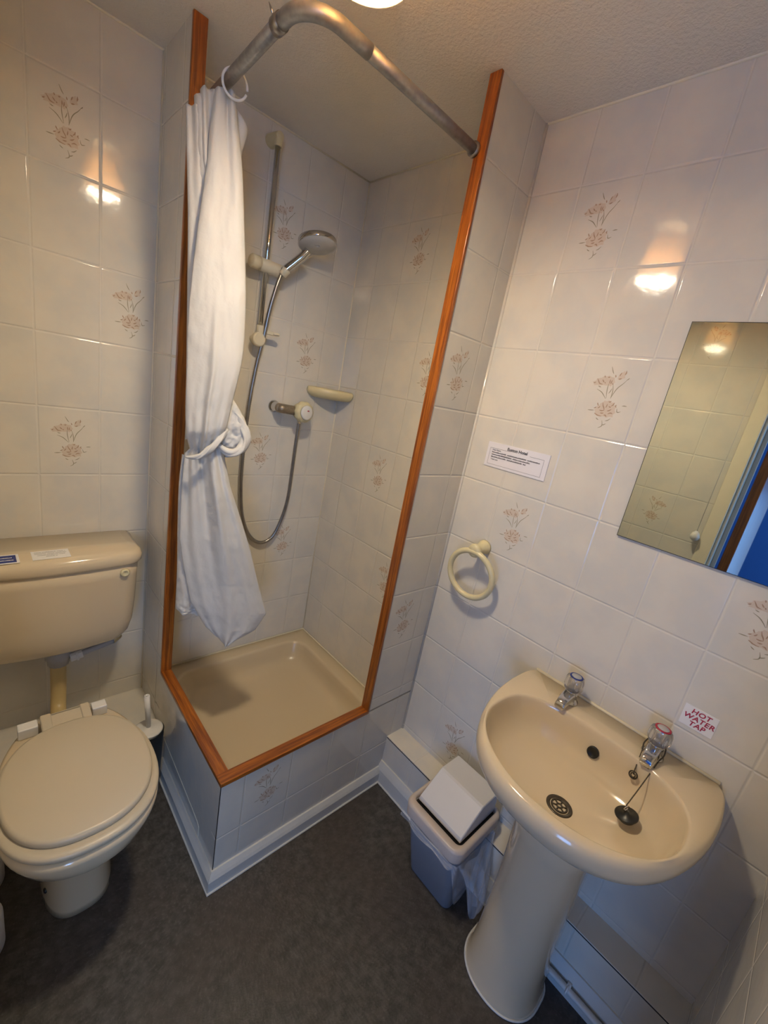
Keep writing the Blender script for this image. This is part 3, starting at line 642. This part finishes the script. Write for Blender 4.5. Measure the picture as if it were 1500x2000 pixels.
def dashes(c, u, v, w_, rows, hgt, lift=.0007, seed=0, short=()):
    """illegible small print: rows of word length strokes"""
    rnd = random.Random(seed); c, u, v = Vector(c), Vector(u).normalized(), Vector(v).normalized(); n_ = u.cross(v); q = BM()
    for i, (yy, x0, x1) in enumerate(rows):
        x = x0
        while x < x1:
            L_ = min(rnd.uniform(.012, .04)*w_/.2*2, x1-x)
            # each word: little strokes of varying height
            y0 = yy; k = x
            while k < x+L_:
                l2 = rnd.uniform(.0012, .0026)*w_/.2; hh = hgt*rnd.uniform(.6, 1.0)
                pts = [(k, y0-hgt*.3), (min(k+l2, x+L_), y0-hgt*.3), (min(k+l2, x+L_), y0-hgt*.3+hh), (k, y0-hgt*.3+hh)]
                q.faces.new([q.verts.new(c+u*a*1.0+v*b_+n_*lift) for a, b_ in pts]); k += l2*1.35
            x += L_+.004*w_/.2
    return q
UX, UY = Vector((1, .03, 0)), Vector((0, 1, 0))
c = Vector((-.284, .588, .8262)); u = Vector((1, .02, 0)); v = Vector((-.02, 1, 0))
o = flat_card('paper_notice', 'paperw', c, u, v, .085, .060, None); tag(o, 'small white printed label stuck on top of the cistern lid', 'label')
q = dashes(c, u, v, .085, [(.018, -.036, .034), (.008, -.036, .036), (-.002, -.03, .034), (-.012, -.012, .014)], .004, seed=3); obj('small_print', q, 'inkg', o, smooth=False)
c = Vector((-.403, .581, .8262))
o = flat_card('blue_sticker', 'paperw', c, u, v, .100, .060, None); tag(o, 'blue sticker with a white border on the cistern lid at the left edge', 'sticker')
q = BM(); loft(q, [[c+u*a*.044+v*b_*.024+Vector((0, 0, z)) for a, b_ in ((-1, -1), (1, -1), (1, 1), (-1, 1))] for z in (.0006, .0009)]); o2 = obj('blue_panel', q, 'blue', o, smooth=False)
q = dashes(c, u, v, .18, [(.006, -.04, -.004), (.006, .004, .036), (-.010, -.04, -.004), (-.010, .004, .038)], .006, lift=.0012, seed=5); obj('small_print', q, 'paperw', o2, smooth=False)
# flush pipe
t = thing('flush_pipe', 'yellowed plastic flush pipe dropping from the cistern to the back of the pan', 'pipe', (-.266, .67, .3))
bm = BM(); tube(bm, spline([(-.266, .668, .42), (-.267, .668, .36), (-.268, .664, .30), (-.272, .64, .255), (-.276, .58, .235), (-.28, .50, .235), (-.28, .452, .24)], 8), .0215, 20); part('pipe', bm, 'aged', t)
bm = BM(); lathe(bm, (-.266, .664, .480), (0, 0, -1), [(-.01, .026), (.012, .027), (.014, .034), (.05, .034), (.052, .030), (.072, .028)], 24, lobes=12, amp=.03); part('coupling_nut', bm, 'grey', t, label='grey plastic coupling nut')
t = thing('inlet_pipe', 'thin grey plastic inlet pipe running right under the cistern to the wall', 'pipe', (-.2, .66, .46))
bm = BM(); tube(bm, spline([(-.235, .646, .432), (-.20, .648, .438), (-.15, .653, .446), (-.115, .658, .452)], 6), .0095, 14); part('pipe', bm, 'grey', t)
bm = BM(); cyl(bm, (-.238, .646, .431), (-.205, .648, .437), .0145, .0145, 8); cyl(bm, (-.222, .646, .434), (-.216, .646, .435), .0175, .0175, 16); part('tap_nut', bm, 'white', t, bevel=.001)
bm = BM(); tube(bm, [(-.118, .658, .451), (-.098, .672, .455), (-.095, YT-.0005, .456)], .0115, 14); part('wall_elbow', bm, 'aged', t)
# toilet brush
bx, by, bz = -.0655, .403, 0
t = thing('toilet_brush', 'white toilet brush standing in its dark rimmed round pot between pan and shower plinth', 'toilet brush', (bx, by, 0))
bm = BM(); lathe(bm, (bx, by, .0), (0, 0, 1), [(0, .036), (.004, .038), (.252, .0455), (.256, .046), (.258, .044)], 36, True, True); part('pot', bm, 'dark', t, label='dark round pot')
bm = BM(); lathe(bm, (bx, by, .2582), (0, 0, 1), [(0, .0425), (.003, .042), (.006, .036), (.009, .012), (.012, .009)], 36); part('splash_lid', bm, 'white', t)
bm = BM(); cyl(bm, (bx, by, .268), (bx-.005, by+.012, .380), .0075, .0085, 20); lathe(bm, (bx-.005, by+.012, .380), (0, 0, 1), [(0, .0085), (.003, .0078), (.003, .004), (0, .003)], 20); part('handle', bm, 'white', t)
# white rolls at the left edge of the floor
def roll_obj(x, y, z, label):
    t = thing('toilet_roll', label, 'toilet roll', (x, y, z), 'spare toilet rolls on the floor')
    q = BM(); lathe(q, (x, y, z), (0, 0, 1), [(0, .022), (0, .053), (.004, .056), (.096, .056), (.10, .053), (.10, .022)], 40, False, False)
    part('tissue', q, 'roll', t)
    q = BM(); lathe(q, (x, y, z), (0, 0, 1), [(.001, .022), (.099, .022), (.099, .0205), (.001, .0205)], 24, False, False); part('core', q, 'carpet', t)
roll_obj(-.488, .175, 0, 'rounded white toilet roll on the floor at the left edge, nearer one')
roll_obj(-.482, .345, 0, 'rounded white toilet roll on the floor at the left edge, farther one beside the pan')

# ------------------------------------------------------------------ wash basin
yc = -.637
t = thing('wash_basin', 'beige ceramic pedestal wash basin fixed to the right wall under the mirror', 'wash basin', (.55, yc, .7))
half = [(.7335, .220), (.722, .232), (.700, .2395), (.66, .243), (.61, .2435), (.545, .238), (.48, .224), (.42, .202), (.37, .172), (.335, .135), (.310, .092), (.298, .048), (.294, .0)]
def basin_ring(z, k=1.0, back=XS-.0005, cxx=.53, dx=0):
    pts = []
    full = [(x, -w_) for x, w_ in half]+[(x, w_) for x, w_ in half[::-1][1:]]
    for x, w_ in full: pts.append((min(back, cxx+(x-cxx)*k+dx), yc+w_*k, z))
    return pts
def dense(r, n=5):
    sp = spline(r, n); return [tuple(p) for p in sp]
bm = BM()
def outer(z, k, dx=0):
    r = basin_ring(z, k, dx=dx); r[0] = (XS-.0005, r[0][1], z); r[-1] = (XS-.0005, r[-1][1], z); d_ = dense(r, 4); a_, b_ = d_[-1][1], d_[0][1]; return d_+[(XS-.0005, a_+(b_-a_)*k_/24, z) for k_ in range(1, 24)]
rim_out = outer(.745, 1)
n = len(rim_out)
# bowl edge, matched index for index by angle about the bowl centre
bc = Vector((.485, yc, 0))
angs = [math.atan2(p[1]-bc.y, p[0]-bc.x) for p in rim_out]
def bowl_r(a, kx=1, ky=1, p=2.4):
    # super ellipse, back side flatter
    c_, s_ = math.cos(a), math.sin(a)
    ax = .152 if c_ > 0 else .168; ay = .206
    pp = 2.9 if c_ > 0 else 2.0
    ax *= kx; ay *= ky
    r = (abs(c_/ax)**pp+abs(s_/ay)**pp)**(-1/pp)
    return r
def bring(z, kx, ky, dx=0):
    return [(bc.x+dx+bowl_r(a, kx, ky)*math.cos(a), bc.y+bowl_r(a, kx, ky)*math.sin(a), z) for a in angs]
rings = [outer(.60, .36, -.03), outer(.615, .50, -.02), outer(.64, .68, -.01), outer(.672, .87), outer(.690, .955), outer(.702, .99), outer(.718, 1.008), outer(.734, 1.006), outer(.744, .992), outer(.7495, .972)]
rings += [bring(.7510, 1.030, 1.020), bring(.7502, 1.004, 1.002), bring(.7465, .990, .992), bring(.738, .976, .982), bring(.718, .948, .960), bring(.695, .905, .922), bring(.672, .83, .85), bring(.652, .70, .72), bring(.640, .52, .52), bring(.632, .33, .30), bring(.6275, .145, .115)]
rv = loft(bm, rings, True, True)
part('bowl', bm, 'cer', t)
bm = BM(); cyl(bm, (XS-.003, yc-.222, .751), (XS-.003, yc+.222, .751), .0045, seg=8); part('sealant_bead', bm, 'creampale', t, label='pale sealant bead')
# waste
bm = BM(); wz = .6285; wc = (bc.x, bc.y)
lathe(bm, (wc[0], wc[1], wz-.004), (0, 0, 1), [(0, .0285), (.004, .0285), (.0055, .0265), (.004, .021), (.0018, .0185), (.0016, .0175)], 36, False, True)
o = part('waste', bm, 'darkmetal', t, label='dark metal waste ring')
bm = BM()
torus(bm, (wc[0], wc[1], wz+.0002), (0, 0, 1), .0165, .0022, 30, 8); torus(bm, (wc[0], wc[1], wz+.0002), (0, 0, 1), .0055, .002, 20, 8)
for k in range(6):
    a = PI*k/3; cyl(bm, (wc[0]+.006*math.cos(a), wc[1]+.006*math.sin(a), wz+.0002), (wc[0]+.016*math.cos(a), wc[1]+.016*math.sin(a), wz+.0002), .0018, seg=8)
part('grid', bm, 'darkmetal', o)
bm = BM(); lathe(bm, (.6195, yc+.001, .703), (-1, 0, .25), [(-.006, .0135), (.0010, .0135), (.0022, .0125), (.0012, .010), (.0010, .0098)], 28, False, True); part('overflow', bm, 'dark', t, label='oval overflow hole, its inner shade a dark disc')  # filled dark disc in place of the shade inside the hole
# plug chain stay
st = Vector((.6150, -.724, .722))
bm = BM(); torus(bm, st+Vector((-.003, 0, 0)), (-1, 0, .25), .008, .0016, 24, 8); torus(bm, st+Vector((-.004, 0, .0)), (-1, .3, .25), .0045, .0014, 20, 8); part('chain_stay', bm, 'darkmetal', t, label='small wire chain stay')
# pedestal
bm = BM()
def ped(z, cxp, a, b_, back=None):
    pts = []
    for i in range(48):
        th = 2*PI*i/48; c_, s_ = math.cos(th), math.sin(th)
        x = cxp+(a if c_ < 0 else a*.9)*math.copysign(abs(c_)**(2/(2.2 if c_ < 0 else 4)), c_); y = yc+b_*math.copysign(abs(s_)**(2/(2.2 if c_ < 0 else 3)), s_)
        pts.append((x, y, z))
    return pts
loft(bm, [ped(0, .548, .094, .100), ped(.008, .548, .095, .101), ped(.018, .548, .093, .098), ped(.04, .549, .091, .094), ped(.10, .549, .088, .090), ped(.3, .548, .085, .086), ped(.5, .54, .088, .088), ped(.60, .53, .096, .095)])
t2 = thing('basin_pedestal', 'tapering beige ceramic pedestal carrying the wash basin', 'pedestal', (.55, yc, 0))
part('column', bm, 'cer', t2)
bm = BM(); torus(bm, (.548, yc, .0), (0, 0, 1), .1, .003, 4, 4); bm.free()
bm = BM(); P_ = ped(.0035, .548, .096, .102); tube(bm, P_+[P_[0]], .0032, 8); part('sealant_bead', bm, 'paint', t2, label='white sealant bead round the foot')

# ------------------------------------------------------------------ taps
def tap(y, label, hot):
    bx_, z = .682, .7515
    t = thing('basin_tap', label, 'tap', (bx_, y, z))
    q = BM(); lathe(q, (bx_, y, z-.001), (0, 0, 1), [(0, .0235), (.003, .0235), (.006, .019), (.018, .0165), (.030, .016), (.034, .013)], 28)
    part('body', q, 'chrome', t)
    q = BM(); rs = []
    for x, w_, z0, z1 in ((0.0, .016, .006, .032), (-.02, .0165, .007, .030), (-.038, .0155, .006, .027), (-.050, .0145, .003, .023), (-.058, .0135, -.002, .017), (-.061, .012, -.002, .010)):
        rs.append([(bx_+x, y+a*w_, z+b_) for a, b_ in ((-.75, z0), (.75, z0), (1, z0+(z1-z0)*.35), (.8, z1-.002), (0, z1), (-.8, z1-.002), (-1, z0+(z1-z0)*.35))])
    loft(q, rs); part('spout', q, 'chrome', t, bevel=.0015, sub=1)
    q = BM(); lathe(q, (bx_, y, z+.032), (0, 0, 1), [(0, .012), (.003, .020), (.010, .0235), (.030, .0225), (.038, .020), (.0395, .017)], 64, lobes=8, amp=.05)
    o = part('handle', q, 'acrylic', t, label='clear faceted handle')
    q = BM(); lathe(q, (bx_, y, z+.034), (0, 0, 1), [(0, .011), (.028, .0125), (.034, .013)], 24); part('handle_core', q, 'chrome', o)
    q = BM(); lathe(q, (bx_, y, z+.0716), (0, 0, 1), [(0, .0165), (.0016, .0165), (.0022, .0135), (.0014, .0125), (.0014, .001)], 36)
    part('indicator_cap', q, 'red' if hot else 'blue', o, label='red ringed cap' if hot else 'dark blue ringed cap')
    q = BM(); lathe(q, (bx_, y, z+.0734), (0, 0, 1), [(0, .0125), (.0008, .012), (.0012, .001)], 28); part('cap_centre', q, 'grey', o)
tap(-.532, 'chrome basin tap with a clear handle and dark capped top, nearer the shower', False)
tap(-.735, 'chrome basin tap with a clear handle and red ringed top, beneath the hot water sticker', True)
# plug on its chain
pc = Vector((.548, -.747, .6700))
t = thing('basin_plug', 'black rubber basin plug resting in the bowl on its chain from the hot tap', 'plug', tuple(pc))
pn = Vector((-.12, .30, 1)).normalized()
bm = BM(); lathe(bm, pc, pn, [(-.008, .015), (.001, .017), (.002, .0225), (.0045, .023), (.006, .021), (.0065, .006), (.011, .005), (.012, .002)], 36); part('stopper', bm, 'dark', t)
bm = BM(); torus(bm, pc+pn*.019+Vector((0, .0, 0)), (.4, 1, .1), .0065, .0011, 24, 8); part('split_ring', bm, 'chrome', t)
def chain(a, b_, sag, name, ref=None):
    a, b_ = Vector(a), Vector(b_); L_ = (a-b_).length; n_ = int(L_/.0030); q = BM()
    for i in range(n_+1):
        f = i/n_; p = a.lerp(b_, f)+Vector((0, 0, -sag*4*f*(1-f)))
        bmesh.ops.create_icosphere(q, subdivisions=1, radius=.0016, matrix=Matrix.Translation(p))
    tube(q, [a.lerp(b_, i/12)+Vector((0, 0, -sag*4*(i/12)*(1-i/12))) for i in range(13)], .0007, 6)
    part(name, q, 'darkmetal', t)
tb = Vector((.682, -.735, .7515))
chain(pc+pn*.026, tb+Vector((-.028, -.0175, .012)), .004, 'chain')
chain(tb+Vector((-.028, .0175, .014)), st+Vector((-.006, .0, .004)), .006, 'chain_tail')
bm = BM(); tube(bm, spline([tb+Vector((-.028, -.0175, .012)), tb+Vector((-.010, -.021, .020)), tb+Vector((.014, -.016, .026)), tb+Vector((.019, 0, .027)), tb+Vector((.014, .016, .026)), tb+Vector((-.010, .021, .021)), tb+Vector((-.028, .0175, .014))], 6), .0016, 8); part('chain_loop', bm, 'darkmetal', t)

# ------------------------------------------------------------------ towel ring
t = thing('towel_ring', 'cream plastic towel ring hanging from a short peg on the right wall', 'towel ring', (XS, -.146, 1.02))
rn = Vector((1, .05, .12))
bm = BM(); lathe(bm, (XS-.0005, -.146, 1.026), (-1, 0, -.12), [(0, .0235), (.006, .0225), (.02, .018), (.034, .0155), (.040, .0165), (.046, .021), (.053, .0225), (.060, .020), (.063, .012)], 32); part('peg', bm, 'cream', t)
bm = BM(); torus(bm, (XS-.047, -.148, .940), rn, .0775, .0092, 72, 18); part('ring', bm, 'cream', t)

# ------------------------------------------------------------------ mirror
t = thing('wall_mirror', 'frameless rectangular mirror with worn dark edges on the right wall above the basin', 'mirror', (XS, -.645, 1.45))
bm = BM(); box(bm, XS-.006, XS-.001, -.7965, -.4965, 1.2015, 1.7005); part('backing', bm, 'dark', t, smooth=False, label='dark worn backing edge')
bm = BM(); box(bm, XS-.0072, XS-.006, -.795, -.498, 1.203, 1.699); part('glass', bm, 'mirror', t, smooth=False)
# ------------------------------------------------------------------ notices on the basin wall
U, V = Vector((0, -1, 0)), Vector((0, 0, 1))
c = Vector((XS-.0012, -.1705, 1.313)); u = Vector((0, -1, .006)).normalized(); v = Vector((0, .006, 1)).normalized()
bm = BM(); loft(bm, [[c+u*a*.102+v*b_*.037+Vector((-z, 0, 0)) for a, b_ in ((-1, -1), (1, -1), (1, 1), (-1, 1))] for z in (-.0011, .0012)])
o = tag(obj('paper_notice', bm, 'paper', smooth=False), 'laminated white hotel notice with a blackletter style heading on the right wall', 'notice')
n_ = u.cross(v)
lift = .0016
X0 = lambda cc: Matrix(((u.x, v.x, n_.x, cc.x+n_.x*lift), (u.y, v.y, n_.y, cc.y+n_.y*lift), (u.z, v.z, n_.z, cc.z+n_.z*lift), (0, 0, 0, 1)))
bm = text_bm('Euston Hotel', .0125, X0(c+u*.000+v*.0255), offset=.0003); obj('heading', bm, 'ink', o, smooth=False)
bm = dashes(c, u, v, .2, [(.0075, -.083, .078), (.0005, -.083, .050), (-.0065, -.083, .036)], .0038, lift=.0016, seed=11)
join_bm(bm, text_bm('Dear Guest,', .006, X0(c+u*-.083+v*.0150), align='LEFT')); join_bm(bm, text_bm('Thank you', .006, X0(c+u*-.083+v*-.0135), align='LEFT'))
obj('small_print', bm, 'ink', o, smooth=False)
bm = BM()
for a0, a1, b0, b1 in ((-.092, -.022, .0195, .0203), (.042, .088, .0195, .0203), (-.092, .088, -.0295, -.0287), (-.092, -.0912, -.0295, .0203), (.0872, .088, -.0295, .0203)):
    bm.faces.new([bm.verts.new(c+u*a_+v*b_+n_*lift) for a_, b_ in ((a0, b0), (a1, b0), (a1, b1), (a0, b1))])
obj('border_line', bm, 'inkg', o, smooth=False)
c = Vector((XS-.0005, -.782, .8595))
bm = BM(); loft(bm, [[c+U*a*.032+V*b_*.0257+Vector((-z, 0, 0)) for a, b_ in ((-1, -1), (1, -1), (1, 1), (-1, 1))] for z in (-.0004, .0006)])
o = tag(obj('tap_sticker', bm, 'paperw', smooth=False), 'white sticker with red HOT WATER TAP lettering above the right basin tap', 'sticker')
u, v = U, V; n_ = u.cross(v); lift = .0009; bm = BM()
for s_, dz in (('HOT', .0145), ('WATER', -.0005), ('TAP', -.0155)): join_bm(bm, text_bm(s_, .0165, X0(c+U*(.001)+V*dz), shear=.15, offset=.00035, spacing=1.08))
obj('lettering', bm, 'red', o, smooth=False, label='red capital letters')

# ------------------------------------------------------------------ swing bin
t = thing('swing_bin', 'small grey plastic swing bin with a beige rim between shower and basin pedestal', 'bin', (.585, -.375, 0))
def br(z, x0, x1, y0, y1, r): return rrect((x0+x1)/2, (y0+y1)/2, (x1-x0)/2, (y1-y0)/2, r, z, 6)
bm = BM(); loft(bm, [br(.0, .524, .640, -.452, -.302, .02), br(.004, .519, .643, -.457, -.298, .022), br(.19, .487, .648, -.458, -.272, .026), br(.238, .478, .690, -.459, -.264, .028), br(.238, .484, .684, -.453, -.27, .024)]); part('bucket', bm, 'binbody', t)
bm = BM(); loft(bm, [br(.228, .473, .700, -.464, -.257, .03), br(.262, .470, .704, -.466, -.254, .034), br(.268, .472, .702, -.464, -.256, .034), br(.271, .478, .698, -.459, -.260, .032), br(.271, .496, .692, -.449, -.268, .018), br(.255, .498, .690, -.447, -.270, .016)], False, False); o = part('rim', bm, 'binlid', t, label='beige lid rim')
bm = BM()
# roof shaped flap, tilted a little on its pivots
fl = [[(.512, y, .262), (.517, y, .276), (.596, y, .333), (.604, y, .336), (.690, y, .335), (.688, y, .262)] for y in (-.439, -.436, -.279, -.276)]
fl[0] = [(x, y, z-.002) for x, y, z in fl[0]]; fl[-1] = [(x, y, z-.002) for x, y, z in fl[-1]]
loft(bm, fl); f = part('swing_flap', bm, 'binflap', t, bevel=.003, label='white roof shaped swing flap', smooth=False)
bm = BM(); box(bm, .500, .686, -.446, -.272, .20, .2565); part('shade_block', bm, 'dark', t, smooth=False, label='dark block standing in for the shade under the flap')  # solid dark block put in for the shade inside the bin
# liner hanging out below the rim
bm = BM()
def liner(pts_top, drop, seed, n=40, m=30):
    g = []
    for j in range(m+1):
        v_ = j/m; row = []
        for i in range(n+1):
            u_ = i/n; f = u_*(len(pts_top)-1); a = min(int(f), len(pts_top)-2); p = Vector(pts_top[a]).lerp(Vector(pts_top[a+1]), f-a)
            dr = drop(u_)*v_; o_ = Vector((p.x-.585, p.y+.37, 0)).normalized()
            k = .004+.007*abs(math.sin(u_*17+seed))*v_+.006*pnoise(Vector((u_*9, v_*5, seed)))
            row.append(bm.verts.new(p+o_*k+Vector((0, 0, -dr))))
        g.append(row)
    for a, b_ in zip(g, g[1:]):
        for i in range(n): bm.faces.new((a[i], a[i+1], b_[i+1], b_[i]))
liner([(.474, -.262, .232), (.472, -.33, .232), (.472, -.44, .232), (.48, -.462, .232), (.52, -.465, .232), (.60, -.465, .232), (.69, -.463, .232)], lambda u_: .02+.16*max(0, min(1, (u_-.42)*4))*(.5+.5*math.sin(min(1, max(0, (u_-.4)*1.6))*PI)), 2)
# gathered tail of the liner
tail = [(.235, .48, .655, -.470, .008), (.19, .505, .640, -.482, .012), (.14, .525, .622, -.494, .016), (.09, .54, .612, -.505, .016), (.05, .548, .602, -.510, .013), (.018, .556, .596, -.512, .008)]
g = []
for z, x0, x1, y, am in tail:
    ring = []
    for k in range(40):
        a = 2*PI*k/40; ring.append((( x0+x1)/2+(x1-x0)/2*math.cos(a), y+am*1.2*math.sin(a)+am*.45*math.sin(7*a+z*20), z+.006*math.sin(3*a)))
    g.append(ring)
loft(bm, g, False, False)
part('liner', bm, 'liner', t, label='thin clear bin liner hanging out over the right side')

# ------------------------------------------------------------------ floor pipe
t = thing('floor_pipe', 'thin white painted pipe clipped low along the boxing right of the pedestal', 'pipe', (.63, -.8, .05))
bm = BM(); tube(bm, spline([(.585, -.700, .040), (.600, -.716, .046), (.618, -.722, .048), (.622, -.74, .048), (.622, -.86, .048), (.622, YS+.002, .048)], 6), .0085, 14); part('pipe', bm, 'paint', t)
bm = BM(); torus(bm, (.622, -.775, .048), (0, 1, 0), .0105, .0028, 20, 8); box(bm, .622, .637, -.780, -.770, .036, .060); part('pipe_clip', bm, 'white', t)

# ------------------------------------------------------------------ ceiling lamp
lx, ly = .020, -.140
t = thing('ceiling_lamp', 'glowing ceiling spot lamp with an amber shade at the top edge of the photo', 'lamp', (lx, ly, H))
bm = BM(); lathe(bm, (lx, ly, H), (0, 0, -1), [(.0, .055), (.006, .055), (.012, .045), (.016, .02)], 36); part('ceiling_rose', bm, 'creampale', t)
bm = BM(); cyl(bm, (lx, ly, H-.014), (lx, ly, H-.07), .020); part('lamp_holder', bm, 'white', t)
bm = BM(); lathe(bm, (lx, ly, H-.03), (0, 0, -1), [(0, .047), (.160, .069)], 48, False, False); part('lamp_shade', bm, 'shade', t, solid=.0012, label='amber glass shade')
bm = BM(); lathe(bm, (lx, ly, H-.07), (0, 0, -1), [(0, .014), (.03, .016), (.055, .036), (.085, .0575), (.102, .060)], 40, True, False); o = part('bulb', bm, 'bulbside', t)
bm = BM(); lathe(bm, (lx, ly, H-.172), (0, 0, -1), [(0, .0600), (.008, .0590), (.015, .048), (.020, .026), (.021, .003)], 40, True, True); part('bulb_face', bm, 'bulb', o, label='bright frosted bulb face')
